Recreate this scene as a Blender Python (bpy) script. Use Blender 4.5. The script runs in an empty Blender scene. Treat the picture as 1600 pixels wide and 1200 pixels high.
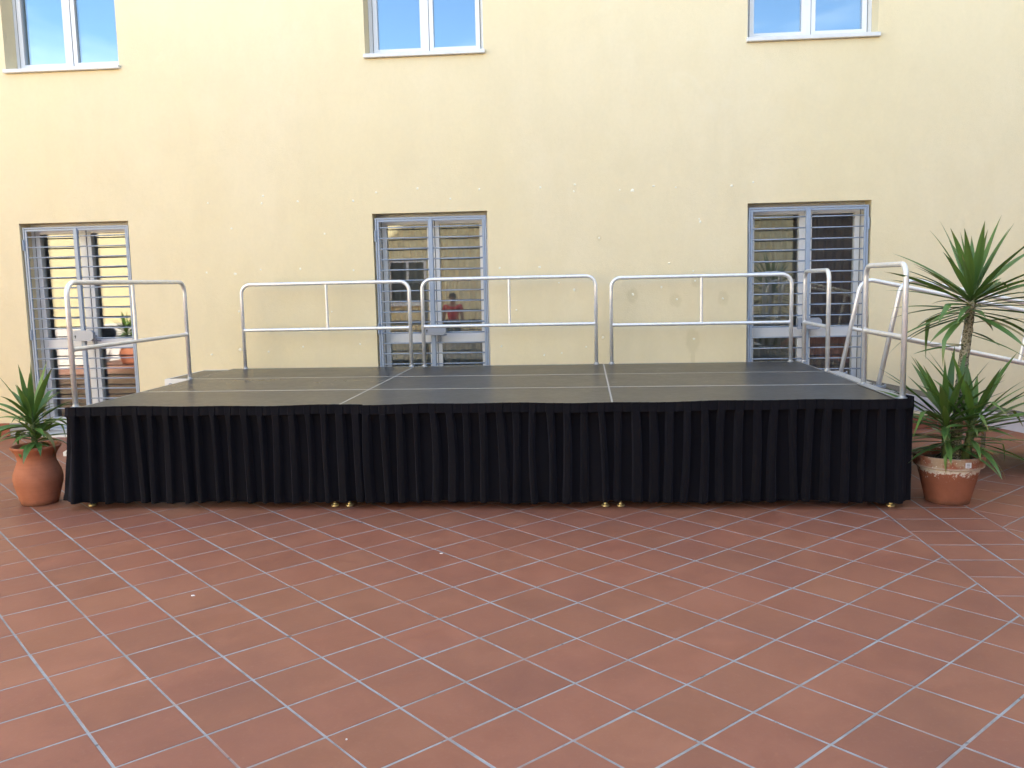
import bpy, bmesh, math, random
from math import radians as RAD, sin, cos, pi, sqrt
from mathutils import Vector, Matrix
random.seed(7)
S = bpy.context.scene
COL = S.collection

# ------------------------------------------------------------------ camera
CAM_H = 1.6219; F_PX = 1360.56; PITCH, ROLL, YAW = .1159, -.0213, -.0806
fw = Vector((sin(YAW)*cos(PITCH), cos(YAW)*cos(PITCH), -sin(PITCH)))
rt = Vector((cos(YAW), -sin(YAW), 0)); up = rt.cross(fw)
r2 = rt*cos(ROLL)+up*sin(ROLL); u2 = -rt*sin(ROLL)+up*cos(ROLL)
cd = bpy.data.cameras.new('camera'); cam = bpy.data.objects.new('camera', cd); COL.objects.link(cam)
cd.sensor_width = 36; cd.lens = F_PX/1600*36; cd.clip_end = 500; cd.clip_start = .05
cam.matrix_world = Matrix(((r2.x, u2.x, -fw.x, 0), (r2.y, u2.y, -fw.y, 0), (r2.z, u2.z, -fw.z, CAM_H), (0, 0, 0, 1)))
S.camera = cam

# ------------------------------------------------------------------ sky, sun, exposure
SUN_EL, SUN_ROT = RAD(36), RAD(55)
wd = bpy.data.worlds.new('World'); S.world = wd; wd.use_nodes = True
wn, wl = wd.node_tree.nodes, wd.node_tree.links; wn.clear()
sky = wn.new('ShaderNodeTexSky'); sky.sky_type = 'NISHITA'; sky.sun_disc = False
sky.sun_elevation = SUN_EL; sky.sun_rotation = SUN_ROT; sky.air_density = 1.0; sky.dust_density = .6; sky.ozone_density = 1.2
tc = wn.new('ShaderNodeTexCoord'); mp = wn.new('ShaderNodeMapping'); mp.inputs['Scale'].default_value = (1.2, 2.0, 4.0)
nz = wn.new('ShaderNodeTexNoise'); nz.inputs['Scale'].default_value = 2.2; nz.inputs['Detail'].default_value = 9; nz.inputs['Roughness'].default_value = .58; nz.inputs['Distortion'].default_value = .5
cr = wn.new('ShaderNodeValToRGB'); cr.color_ramp.elements[0].position = .42; cr.color_ramp.elements[1].position = .70; cr.color_ramp.elements[1].color = (.75, .75, .75, 1)
bw = wn.new('ShaderNodeRGBToBW'); ml = wn.new('ShaderNodeMath'); ml.operation = 'MULTIPLY'; ml.inputs[1].default_value = 2.1
cmb = wn.new('ShaderNodeCombineColor'); mx = wn.new('ShaderNodeMix'); mx.data_type = 'RGBA'
bg = wn.new('ShaderNodeBackground'); bg.inputs['Strength'].default_value = .15; wo = wn.new('ShaderNodeOutputWorld')
wl.new(tc.outputs['Generated'], mp.inputs[0]); wl.new(mp.outputs[0], nz.inputs['Vector']); wl.new(nz.outputs['Fac'], cr.inputs[0])
wl.new(sky.outputs[0], bw.inputs[0]); wl.new(bw.outputs[0], ml.inputs[0])
for k in range(3): wl.new(ml.outputs[0], cmb.inputs[k])
wl.new(cr.outputs[0], mx.inputs[0]); wl.new(sky.outputs[0], mx.inputs[6]); wl.new(cmb.outputs[0], mx.inputs[7])
wl.new(mx.outputs[2], bg.inputs[0]); wl.new(bg.outputs[0], wo.inputs[0])

sl = bpy.data.lights.new('sun', 'SUN'); sl.energy = 5.0; sl.angle = RAD(.53); sl.color = (1, .93, .82)
so = bpy.data.objects.new('sun', sl); COL.objects.link(so)
sd = Vector((sin(SUN_ROT)*cos(SUN_EL), cos(SUN_ROT)*cos(SUN_EL), sin(SUN_EL)))
so.rotation_euler = sd.to_track_quat('Z', 'Y').to_euler(); so.location = (20, 20, 30)
S.view_settings.view_transform = 'Standard'; S.view_settings.look = 'None'; S.view_settings.gamma = 1
S.view_settings.exposure = 2.40
S.cycles.use_denoising = True; S.cycles.max_bounces = 10; S.cycles.diffuse_bounces = 5; S.cycles.glossy_bounces = 5
S.cycles.transparent_max_bounces = 16; S.cycles.caustics_reflective = False; S.cycles.caustics_refractive = False
S.cycles.sample_clamp_indirect = 8; S.cycles.use_adaptive_sampling = True; S.cycles.adaptive_threshold = .015

# ------------------------------------------------------------------ materials
def newmat(n):
    m = bpy.data.materials.new(n); m.use_nodes = True
    return m, m.node_tree.nodes, m.node_tree.links, m.node_tree.nodes['Principled BSDF']
def plain(n, c, rough=.5, metal=0, spec=.5, var=.0, vscale=8, bump=0, bscale=60, sheen=0, coat=0):
    m, N, L, b = newmat(n)
    b.inputs['Base Color'].default_value = (*c, 1); b.inputs['Roughness'].default_value = rough
    b.inputs['Metallic'].default_value = metal; b.inputs['Specular IOR Level'].default_value = spec
    if sheen: b.inputs['Sheen Weight'].default_value = sheen
    if coat: b.inputs['Coat Weight'].default_value = coat; b.inputs['Coat Roughness'].default_value = .25
    if var or bump:
        t = N.new('ShaderNodeTexCoord')
    if var:
        z = N.new('ShaderNodeTexNoise'); z.inputs['Scale'].default_value = vscale; z.inputs['Detail'].default_value = 6; z.inputs['Roughness'].default_value = .62
        L.new(t.outputs['Object'], z.inputs['Vector'])
        r = N.new('ShaderNodeMapRange'); r.inputs[1].default_value = .25; r.inputs[2].default_value = .75; r.inputs[3].default_value = 1-var; r.inputs[4].default_value = 1+var
        L.new(z.outputs['Fac'], r.inputs[0])
        mm = N.new('ShaderNodeMix'); mm.data_type = 'RGBA'; mm.blend_type = 'MULTIPLY'; mm.inputs[0].default_value = 1; mm.inputs[6].default_value = (*c, 1)
        L.new(r.outputs[0], mm.inputs[7]); L.new(mm.outputs[2], b.inputs['Base Color'])
        r3 = N.new('ShaderNodeMapRange'); r3.inputs[3].default_value = max(0, rough-.08); r3.inputs[4].default_value = min(1, rough+.1); L.new(z.outputs['Fac'], r3.inputs[0]); L.new(r3.outputs[0], b.inputs['Roughness'])
    if bump:
        z2 = N.new('ShaderNodeTexNoise'); z2.inputs['Scale'].default_value = bscale; z2.inputs['Detail'].default_value = 4
        L.new(t.outputs['Object'], z2.inputs['Vector'])
        bp = N.new('ShaderNodeBump'); bp.inputs['Strength'].default_value = bump; bp.inputs['Distance'].default_value = .01
        L.new(z2.outputs['Fac'], bp.inputs['Height']); L.new(bp.outputs[0], b.inputs['Normal'])
    return m

def mathn(N, L, op, a, b=None, c=None, clamp=False):
    n = N.new('ShaderNodeMath'); n.operation = op; n.use_clamp = clamp
    for i, v in enumerate((a, b, c)):
        if v is None: continue
        if isinstance(v, (int, float)): n.inputs[i].default_value = v
        else: L.new(v, n.inputs[i])
    return n.outputs[0]
def mixc(N, L, fac, a, b, mode='MIX'):
    n = N.new('ShaderNodeMix'); n.data_type = 'RGBA'; n.blend_type = mode
    for i, v in ((0, fac), (6, a), (7, b)):
        if isinstance(v, (int, float)): n.inputs[i].default_value = v
        elif isinstance(v, tuple): n.inputs[i].default_value = (*v, 1)
        else: L.new(v, n.inputs[i])
    return n.outputs[2]
def noise(N, L, vec, scale, detail=5, rough=.6, dist=0):
    n = N.new('ShaderNodeTexNoise'); n.inputs['Scale'].default_value = scale; n.inputs['Detail'].default_value = detail
    n.inputs['Roughness'].default_value = rough; n.inputs['Distortion'].default_value = dist
    if vec is not None: L.new(vec, n.inputs['Vector'])
    return n.outputs['Fac']
def maprange(N, L, v, a, b, c, d, smooth=False):
    n = N.new('ShaderNodeMapRange')
    if smooth: n.interpolation_type = 'SMOOTHSTEP'
    L.new(v, n.inputs[0])
    for i, q in enumerate((a, b, c, d)): n.inputs[i+1].default_value = q
    return n.outputs[0]

WALL_C = (.74, .655, .40)
STAINS = [(.55, 1.46, .07, .09), (1.0, 1.40, .075, .085), (1.2, 1.59, .05, .07), (1.49, 1.41, .07, .09), (1.18, .97, .085, .17), (1.18, .80, .03, .16), (.2, 2.07, .03, .04), (.23, 1.02, .03, .04), (-3.76, .95, .04, .05)]
def wall_mat():
    m, N, L, b = newmat('cream_stucco')
    g = N.new('ShaderNodeNewGeometry'); pos = g.outputs['Position']
    mp = N.new('ShaderNodeMapping'); mp.inputs['Scale'].default_value = (1, 1, .45); L.new(pos, mp.inputs[0])
    big = noise(N, L, mp.outputs[0], .55, 5, .6, .3); mid = noise(N, L, mp.outputs[0], 2.6, 6, .65, .4); fin = noise(N, L, pos, 26, 4, .6)
    c = mixc(N, L, maprange(N, L, big, .3, .7, 0, 1, True), (.80, .683, .436), (.81, .70, .48))
    c = mixc(N, L, maprange(N, L, mid, .35, .72, 0, .5, True), c, (.75, .64, .415))
    c = mixc(N, L, maprange(N, L, fin, .3, .7, 0, .2), c, (.69, .60, .385))
    mott = noise(N, L, pos, 1.1, 8, .72, 1.2)
    c = mixc(N, L, maprange(N, L, mott, .5, .68, 0, .18, True), c, (.71, .60, .385))
    c = mixc(N, L, maprange(N, L, mott, .40, .30, 0, .16, True), c, (.84, .755, .58))
    # dribbles below the sills and a rain-streaked look
    mp2 = N.new('ShaderNodeMapping'); mp2.inputs['Scale'].default_value = (9, 1, .5); L.new(pos, mp2.inputs[0])
    st = noise(N, L, mp2.outputs[0], 1.0, 4, .6)
    c = mixc(N, L, maprange(N, L, st, .55, .8, 0, .07, True), c, (.64, .57, .42))
    sx = N.new('ShaderNodeSeparateXYZ'); L.new(pos, sx.inputs[0])
    wob = noise(N, L, pos, 9, 4, .6)
    tot = None
    for (x, z, rx, rz) in STAINS:
        dx = mathn(N, L, 'DIVIDE', mathn(N, L, 'SUBTRACT', sx.outputs[0], x), rx)
        dz = mathn(N, L, 'DIVIDE', mathn(N, L, 'SUBTRACT', sx.outputs[2], z), rz)
        d = mathn(N, L, 'SQRT', mathn(N, L, 'ADD', mathn(N, L, 'MULTIPLY', dx, dx), mathn(N, L, 'MULTIPLY', dz, dz)))
        d = mathn(N, L, 'ADD', d, mathn(N, L, 'MULTIPLY', mathn(N, L, 'SUBTRACT', wob, .5), .9))
        s = maprange(N, L, d, .55, 1.05, 1, 0, True)
        tot = s if tot is None else mathn(N, L, 'MAXIMUM', tot, s)
    c = mixc(N, L, mathn(N, L, 'MULTIPLY', tot, .30), c, (.56, .47, .27))
    L.new(c, b.inputs['Base Color']); b.inputs['Roughness'].default_value = .85; b.inputs['Specular IOR Level'].default_value = .25
    bp = N.new('ShaderNodeBump'); bp.inputs['Strength'].default_value = .45; bp.inputs['Distance'].default_value = .007
    h = mathn(N, L, 'ADD', noise(N, L, pos, 130, 3, .6), mathn(N, L, 'MULTIPLY', noise(N, L, pos, 4, 4, .5), 3.0))
    L.new(h, bp.inputs['Height']); L.new(bp.outputs[0], b.inputs['Normal'])
    return m
def tile_mat(name, c0, c1, c2):
    m, N, L, b = newmat(name)
    g = N.new('ShaderNodeNewGeometry'); pos = g.outputs['Position']; oi = N.new('ShaderNodeObjectInfo')
    rnd = mathn(N, L, 'FRACT', mathn(N, L, 'ADD', oi.outputs['Random'], g.outputs['Random Per Island']))
    off = N.new('ShaderNodeVectorMath'); off.operation = 'ADD'; L.new(pos, off.inputs[0])
    cb = N.new('ShaderNodeCombineXYZ'); L.new(mathn(N, L, 'MULTIPLY', rnd, 37.), cb.inputs[2]); L.new(cb.outputs[0], off.inputs[1])
    n1 = noise(N, L, off.outputs[0], 4.0, 6, .62, .9); n2 = noise(N, L, pos, 1.1, 4, .55); n3 = noise(N, L, off.outputs[0], 60, 4, .7)
    c = mixc(N, L, maprange(N, L, n1, .3, .7, 0, 1, True), c0, c1)
    c = mixc(N, L, maprange(N, L, rnd, 0, 1, 0, .45), c, c2)
    c = mixc(N, L, maprange(N, L, n2, .45, .7, 0, .5, True), c, (.20, .082, .056))
    c = mixc(N, L, maprange(N, L, n3, .55, .8, 0, .25), c, (.34, .2, .14))
    sc = noise(N, L, pos, 5.5, 8, .75, 2.0)
    c = mixc(N, L, maprange(N, L, sc, .60, .72, 0, .28, True), c, (.17, .07, .045))
    c = mixc(N, L, maprange(N, L, sc, .38, .28, 0, .2, True), c, (.40, .18, .105))
    hv = N.new('ShaderNodeHueSaturation'); L.new(c, hv.inputs['Color']); L.new(maprange(N, L, mathn(N, L, 'FRACT', mathn(N, L, 'MULTIPLY', rnd, 7.31)), 0, 1, .95, 1.045), hv.inputs['Value']); L.new(maprange(N, L, mathn(N, L, 'FRACT', mathn(N, L, 'MULTIPLY', rnd, 13.7)), 0, 1, .4975, .5025), hv.inputs['Hue'])
    L.new(hv.outputs[0], b.inputs['Base Color'])
    L.new(maprange(N, L, mathn(N, L, 'ADD', n1, mathn(N, L, 'MULTIPLY', n2, .6)), .5, 1.1, .40, .62), b.inputs['Roughness'])
    b.inputs['Specular IOR Level'].default_value = .28
    bp = N.new('ShaderNodeBump'); bp.inputs['Strength'].default_value = .12; bp.inputs['Distance'].default_value = .004
    L.new(mathn(N, L, 'ADD', n3, mathn(N, L, 'MULTIPLY', n1, 4.)), bp.inputs['Height']); L.new(bp.outputs[0], b.inputs['Normal'])
    return m
def grout_mat():
    m, N, L, b = newmat('grout')
    g = N.new('ShaderNodeNewGeometry'); pos = g.outputs['Position']
    c = mixc(N, L, maprange(N, L, noise(N, L, pos, 6, 5, .7), .35, .7, 0, 1, True), (.33, .335, .34), (.22, .215, .21))
    c = mixc(N, L, maprange(N, L, noise(N, L, pos, 1.3, 4, .6), .5, .68, 0, .75, True), c, (.29, .17, .13))
    c = mixc(N, L, maprange(N, L, noise(N, L, pos, 14, 3, .6), .64, .72, 0, .8), c, (.08, .075, .075))
    L.new(c, b.inputs['Base Color']); b.inputs['Roughness'].default_value = .8
    return m
def glass_mat(name, f0, tint=(1, 1, 1), coat=(1, 1, 1)):
    m, N, L, b = newmat(name); N.remove(b); out = N['Material Output']
    g = N.new('ShaderNodeNewGeometry'); d = N.new('ShaderNodeVectorMath'); d.operation = 'DOT_PRODUCT'
    L.new(g.outputs['Normal'], d.inputs[0]); L.new(g.outputs['Incoming'], d.inputs[1])
    k = mathn(N, L, 'SUBTRACT', 1, mathn(N, L, 'ABSOLUTE', d.outputs['Value']), clamp=True)
    fr = mathn(N, L, 'ADD', mathn(N, L, 'MULTIPLY', mathn(N, L, 'POWER', k, 5), 1-f0), f0)
    t = N.new('ShaderNodeBsdfTransparent'); t.inputs[0].default_value = (*tint, 1)
    gl = N.new('ShaderNodeBsdfGlossy'); gl.inputs['Roughness'].default_value = .004; gl.inputs['Color'].default_value = (*coat, 1)
    bp = N.new('ShaderNodeBump'); bp.inputs['Strength'].default_value = .02; bp.inputs['Distance'].default_value = .02
    L.new(noise(N, L, g.outputs['Position'], 1.6, 1, .4), bp.inputs['Height']); L.new(bp.outputs[0], gl.inputs['Normal'])
    mxs = N.new('ShaderNodeMixShader'); L.new(fr, mxs.inputs[0]); L.new(t.outputs[0], mxs.inputs[1]); L.new(gl.outputs[0], mxs.inputs[2])
    L.new(mxs.outputs[0], out.inputs['Surface'])
    return m
def leaf_mat(name, cA, cB, cTip):
    m, N, L, b = newmat(name)
    oi = N.new('ShaderNodeObjectInfo'); g = N.new('ShaderNodeNewGeometry'); tcn = N.new('ShaderNodeTexCoord')
    uv = N.new('ShaderNodeSeparateXYZ'); L.new(tcn.outputs['UV'], uv.inputs[0])
    c = mixc(N, L, oi.outputs['Random'], cA, cB)
    mpn = N.new('ShaderNodeMapping'); mpn.inputs['Scale'].default_value = (1.2, 30, 1); L.new(tcn.outputs['UV'], mpn.inputs[0])
    c = mixc(N, L, maprange(N, L, noise(N, L, mpn.outputs[0], 3, 3, .6), .35, .7, 0, .35), c, (.10, .17, .05))
    c = mixc(N, L, mathn(N, L, 'MULTIPLY', maprange(N, L, uv.outputs[0], .80, .97, 0, 1), maprange(N, L, mathn(N, L, 'FRACT', mathn(N, L, 'MULTIPLY', oi.outputs['Random'], 9.7)), .2, .9, .1, .95)), c, cTip)
    c = mixc(N, L, maprange(N, L, uv.outputs[0], .0, .12, .5, 0), c, (.20, .26, .11))
    L.new(c, b.inputs['Base Color']); b.inputs['Roughness'].default_value = .38; b.inputs['Specular IOR Level'].default_value = .5
    tr = N.new('ShaderNodeBsdfTranslucent'); L.new(mixc(N, L, .5, c, (.14, .24, .03)), tr.inputs[0])
    mxs = N.new('ShaderNodeMixShader'); mxs.inputs[0].default_value = .14
    L.new(b.outputs[0], mxs.inputs[1]); L.new(tr.outputs[0], mxs.inputs[2]); L.new(mxs.outputs[0], N['Material Output'].inputs['Surface'])
    return m
def pot_mat(name, c0, c1, lime=False):
    m, N, L, b = newmat(name)
    t = N.new('ShaderNodeTexCoord'); ob = t.outputs['Object']; s = N.new('ShaderNodeSeparateXYZ'); L.new(ob, s.inputs[0])
    n1 = noise(N, L, ob, 7, 6, .65, .4); n2 = noise(N, L, ob, 26, 5, .7)
    mpn = N.new('ShaderNodeMapping'); mpn.inputs['Scale'].default_value = (1, 1, 26); L.new(ob, mpn.inputs[0]); n3 = noise(N, L, mpn.outputs[0], 4, 3, .6)
    c = mixc(N, L, maprange(N, L, n1, .3, .7, 0, 1, True), c0, c1)
    c = mixc(N, L, maprange(N, L, n3, .4, .7, 0, .22), c, (.24, .09, .05))
    if lime:
        zz = mathn(N, L, 'ADD', s.outputs[2], mathn(N, L, 'MULTIPLY', mathn(N, L, 'SUBTRACT', n2, .5), .16))
        band = mathn(N, L, 'MULTIPLY', maprange(N, L, zz, .222, .246, 0, 1, True), maprange(N, L, s.outputs[2], .285, .258, 0, 1, True))
        band = mathn(N, L, 'MULTIPLY', band, maprange(N, L, s.outputs[1], .12, -.10, .0, 1, True))
        sp = mathn(N, L, 'MULTIPLY', maprange(N, L, noise(N, L, ob, 60, 3, .6), .63, .67, 0, 1), maprange(N, L, s.outputs[2], .17, .215, 0, 1))
        c = mixc(N, L, maprange(N, L, n1, .38, .62, 0, .6, True), c, (.36, .22, .12)) if False else c
        rim = mathn(N, L, 'MULTIPLY', maprange(N, L, s.outputs[2], .25, .262, 0, 1), maprange(N, L, noise(N, L, ob, 11, 5, .65), .4, .62, 0, .75, True))
        c = mixc(N, L, rim, c, (.42, .33, .22))
        c = mixc(N, L, mathn(N, L, 'MAXIMUM', mathn(N, L, 'MULTIPLY', band, .95), mathn(N, L, 'MULTIPLY', sp, .85)), c, (.74, .70, .63))
    c = mixc(N, L, maprange(N, L, mathn(N, L, 'ADD', s.outputs[2], mathn(N, L, 'MULTIPLY', n2, .05)), .03, .075, .55, 0, True), c, (.10, .055, .035))
    L.new(c, b.inputs['Base Color']); b.inputs['Roughness'].default_value = .78; b.inputs['Specular IOR Level'].default_value = .3
    bp = N.new('ShaderNodeBump'); bp.inputs['Strength'].default_value = .3; bp.inputs['Distance'].default_value = .004
    L.new(mathn(N, L, 'ADD', n2, n3), bp.inputs['Height']); L.new(bp.outputs[0], b.inputs['Normal'])
    return m
def deck_mat():
    m, N, L, b = newmat('deck_laminate')
    g = N.new('ShaderNodeNewGeometry'); pos = g.outputs['Position']; oi = N.new('ShaderNodeObjectInfo')
    n1 = noise(N, L, pos, 2.2, 6, .65, .5); n2 = noise(N, L, pos, 16, 5, .7)
    c = mixc(N, L, maprange(N, L, n1, .35, .7, 0, 1, True), (.034, .031, .029), (.044, .040, .037))
    c = mixc(N, L, maprange(N, L, n2, .62, .8, 0, .2), c, (.10, .09, .08))
    L.new(c, b.inputs['Base Color'])
    r = mathn(N, L, 'ADD', maprange(N, L, n1, .3, .7, .24, .30), maprange(N, L, n2, .3, .8, 0, .06)); r = mathn(N, L, 'ADD', r, mathn(N, L, 'MULTIPLY', oi.outputs['Random'], .05))
    L.new(r, b.inputs['Roughness']); b.inputs['Specular IOR Level'].default_value = .38
    bp = N.new('ShaderNodeBump'); bp.inputs['Strength'].default_value = .05; bp.inputs['Distance'].default_value = .002
    L.new(noise(N, L, pos, 220, 2, .5), bp.inputs['Height']); L.new(bp.outputs[0], b.inputs['Normal'])
    return m
def cloth_mat(name, c, rough=.95, bscale=420):
    m, N, L, b = newmat(name)
    t = N.new('ShaderNodeTexCoord'); ob = t.outputs['Object']
    n1 = noise(N, L, ob, 2.5, 4, .6)
    L.new(mixc(N, L, maprange(N, L, n1, .3, .7, 0, 1), tuple(q*.8 for q in c), tuple(q*1.25 for q in c)), b.inputs['Base Color'])
    b.inputs['Roughness'].default_value = rough; b.inputs['Specular IOR Level'].default_value = .2
    b.inputs['Sheen Weight'].default_value = .05; b.inputs['Sheen Roughness'].default_value = .5; b.inputs['Sheen Tint'].default_value = (.5, .5, .75, 1)
    bp = N.new('ShaderNodeBump'); bp.inputs['Strength'].default_value = .2; bp.inputs['Distance'].default_value = .002
    L.new(noise(N, L, ob, bscale, 2, .6), bp.inputs['Height']); L.new(bp.outputs[0], b.inputs['Normal'])
    return m
def curtain_mat(name, c):
    m, N, L, b = newmat(name)
    b.inputs['Base Color'].default_value = (*c, 1); b.inputs['Roughness'].default_value = .9
    tr = N.new('ShaderNodeBsdfTranslucent'); tr.inputs[0].default_value = (*c, 1)
    mxs = N.new('ShaderNodeMixShader'); mxs.inputs[0].default_value = .3
    L.new(b.outputs[0], mxs.inputs[1]); L.new(tr.outputs[0], mxs.inputs[2]); L.new(mxs.outputs[0], N['Material Output'].inputs['Surface'])
    return m

def bark_mat():
    m, N, L, b = newmat('yucca_bark')
    t = N.new('ShaderNodeTexCoord'); mp = N.new('ShaderNodeMapping'); mp.inputs['Scale'].default_value = (1, 1, 1.5); L.new(t.outputs['Object'], mp.inputs[0])
    v = N.new('ShaderNodeTexVoronoi'); v.inputs['Scale'].default_value = 60; L.new(mp.outputs[0], v.inputs['Vector'])
    c = mixc(N, L, maprange(N, L, v.outputs['Distance'], .25, .6, 0, 1, True), (.085, .085, .045), (.40, .36, .27))
    c = mixc(N, L, maprange(N, L, noise(N, L, t.outputs['Object'], 14, 4, .6), .4, .7, 0, .6), c, (.13, .14, .07))
    L.new(c, b.inputs['Base Color']); b.inputs['Roughness'].default_value = .9
    bp = N.new('ShaderNodeBump'); bp.inputs['Strength'].default_value = .8; bp.inputs['Distance'].default_value = .006; L.new(v.outputs['Distance'], bp.inputs['Height']); L.new(bp.outputs[0], b.inputs['Normal'])
    return m
M = dict(
    wall=wall_mat(), tile=tile_mat('terracotta_tile', (.272, .103, .060), (.32, .130, .077), (.235, .093, .059)),
    skirt_tile=tile_mat('skirting_terracotta', (.30, .09, .05), (.34, .11, .06), (.27, .09, .05)), grout=grout_mat(),
    white=plain('white_lacquer', (.74, .75, .77), .32, var=.04, vscale=5), marble=plain('pale_sill_stone', (.70, .70, .69), .4, var=.06, vscale=12),
    grille=plain('pale_blue_grey_paint', (.31, .37, .47), .42, metal=.1, var=.06, vscale=20), steel=plain('lock_steel', (.34, .37, .44), .4, metal=.2, var=.05),
    glass_door=glass_mat('door_glass', .125, (.93, .95, .94)), glass_win=glass_mat('window_glass', .17, (.85, .9, .92), (.70, .87, 1.0)),  # window coat is no real coating: bluer sky put into the reflection colour
    alu=plain('aluminium_tube', (.82, .82, .83), .34, metal=.5, var=.08, vscale=22), alu_flat=plain('aluminium_edge', (.52, .52, .52), .45, metal=.45, var=.08, vscale=14),
    alu_side=plain('ramp_aluminium', (.66, .64, .66), .5, metal=.25, var=.05, vscale=6), deck=deck_mat(), ramp_top=plain('ramp_grip', (.075, .065, .058), .65, var=.15, vscale=30, bump=.3, bscale=300),
    brass=plain('brass_foot', (.68, .58, .33), .38, metal=.75), black=plain('black_plastic', (.015, .015, .017), .5),
    skirt=cloth_mat('black_pleated_cloth', (.0036, .0034, .0058)), curtain=curtain_mat('curtain_voile', (.36, .335, .29)), curtain_dark=curtain_mat('brown_curtain', (.17, .13, .125)), patch=plain('filler_plaster', (.88, .84, .70), .9, var=.05, vscale=80),
    inner=plain('interior_plaster', (.55, .52, .46), .9), inner_floor=plain('interior_floor', (.20, .12, .08), .5),
    leafA=leaf_mat('yucca_leaf', (.07, .15, .036), (.135, .25, .06), (.30, .22, .10)), leafB=leaf_mat('young_yucca_leaf', (.075, .17, .036), (.135, .26, .055), (.25, .22, .09)),
    leafDry=leaf_mat('dry_yucca_leaf', (.34, .27, .13), (.26, .24, .09), (.30, .2, .1)),
    potL=pot_mat('smooth_terracotta', (.37, .135, .075), (.43, .165, .095)), potR=pot_mat('limed_terracotta', (.27, .095, .052), (.32, .115, .066), True),
    soil=plain('potting_soil', (.035, .024, .017), .95, var=.4, vscale=40, bump=.8, bscale=60),
    bark=bark_mat(), stem=plain('green_stem', (.10, .14, .05), .7, var=.3, vscale=40),
    sticker=plain('price_sticker', (.75, .75, .78), .5), ink=plain('sticker_ink', (.12, .12, .14), .6),
    roof=plain('roof_concrete', (.30, .28, .26), .9, var=.1), dado=plain('white_dado', (.78, .77, .74), .8, var=.04), conc=plain('outer_ground', (.25, .23, .21), .9, var=.15, vscale=.6),
    yellow2=plain('ochre_wall', (.80, .70, .42), .85, var=.06, vscale=2), grey_wall=plain('pale_render', (.62, .56, .44), .9, var=.1, vscale=1.5),
    dark_wall=plain('dark_render', (.17, .15, .145), .9, var=.2, vscale=1.2), galv=plain('galvanised_plate', (.40, .42, .45), .42, metal=.5, var=.12, vscale=18),
    skin=plain('skin', (.42, .24, .16), .5), red=cloth_mat('red_shirt', (.55, .02, .04)), navy=cloth_mat('dark_trousers', (.02, .022, .03)), hair=plain('dark_hair', (.012, .009, .008), .5),
    litter=plain('litter_paper', (.75, .73, .70), .8),
)

# ------------------------------------------------------------------ mesh helpers
class MB:
    def __init__(s): s.v = []; s.f = []
    def quad(s, *p):
        n = len(s.v); s.v += [tuple(q) for q in p]; s.f.append(tuple(range(n, n+len(p)))); return s
    def box(s, x0, x1, y0, y1, z0, z1):
        n = len(s.v)
        s.v += [(x0, y0, z0), (x1, y0, z0), (x1, y1, z0), (x0, y1, z0), (x0, y0, z1), (x1, y0, z1), (x1, y1, z1), (x0, y1, z1)]
        s.f += [tuple(n+i for i in q) for q in ((0, 3, 2, 1), (4, 5, 6, 7), (0, 1, 5, 4), (1, 2, 6, 5), (2, 3, 7, 6), (3, 0, 4, 7))]; return s
    def cbox(s, x0, x1, y0, y1, z0, z1, c=.003):
        # box with chamfered vertical and top edges
        a = [(x0+c, y0), (x1-c, y0), (x1, y0+c), (x1, y1-c), (x1-c, y1), (x0+c, y1), (x0, y1-c), (x0, y0+c)]
        i = [(x0+2*c, y0+c), (x1-2*c, y0+c), (x1-c, y0+2*c), (x1-c, y1-2*c), (x1-2*c, y1-c), (x0+2*c, y1-c), (x0+c, y1-2*c), (x0+c, y0+2*c)]
        s.rings([[(x, y, z0+c) for x, y in a], [(x, y, z1-c) for x, y in a], [(x, y, z1) for x, y in i]], cap0=False)
        s.rings([[(x, y, z0) for x, y in i], [(x, y, z0+c) for x, y in a]], cap1=False)
        return s
    def rings(s, R, cap0=True, cap1=True, closed=True):
        n0 = len(s.v); k = len(R[0])
        for r in R: s.v += [tuple(q) for q in r]
        for a in range(len(R)-1):
            for b in range(k if closed else k-1):
                c = (b+1) % k
                s.f.append((n0+a*k+b, n0+a*k+c, n0+(a+1)*k+c, n0+(a+1)*k+b))
        if cap0: s.f.append(tuple(n0+i for i in reversed(range(k))))
        if cap1: s.f.append(tuple(n0+(len(R)-1)*k+i for i in range(k)))
        return s
    def lathe(s, prof, seg=32, cap0=True, cap1=True, c=(0, 0), fn=None):
        R = []
        for r, z in prof:
            R.append([(c[0]+(r*(fn(2*pi*i/seg, z) if fn else 1))*cos(2*pi*i/seg), c[1]+(r*(fn(2*pi*i/seg, z) if fn else 1))*sin(2*pi*i/seg), z) for i in range(seg)])
        return s.rings(R, cap0, cap1)
    def tube(s, path, r, seg=12, rad=None):
        P = [Vector(q) for q in path]; R = []; prev = None
        for i, q in enumerate(P):
            t = (P[min(i+1, len(P)-1)]-P[max(i-1, 0)]).normalized()
            if prev is None:
                a = Vector((0, 0, 1)) if abs(t.z) < .9 else Vector((0, 1, 0)); n = (a-t*a.dot(t)).normalized()
            else: n = (prev-t*prev.dot(t)).normalized()
            prev = n; b = t.cross(n); rr = rad[i] if rad else r
            R.append([q+(n*cos(2*pi*k/seg)+b*sin(2*pi*k/seg))*rr for k in range(seg)])
        return s.rings(R)
    def build(s, name, mat, parent=None, smooth=False, mesh=None):
        if mesh is None:
            mesh = bpy.data.meshes.new(name); mesh.from_pydata(s.v, [], s.f); mesh.update()
            if isinstance(mat, str): mat = M[mat]
            mesh.materials.append(mat)
            if smooth:
                for p in mesh.polygons: p.use_smooth = True
                if smooth == 'auto':
                    try: mesh.set_sharp_from_angle(angle=RAD(35))
                    except Exception: pass
        o = bpy.data.objects.new(name, mesh); COL.objects.link(o)
        if parent: o.parent = parent
        return o
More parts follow.
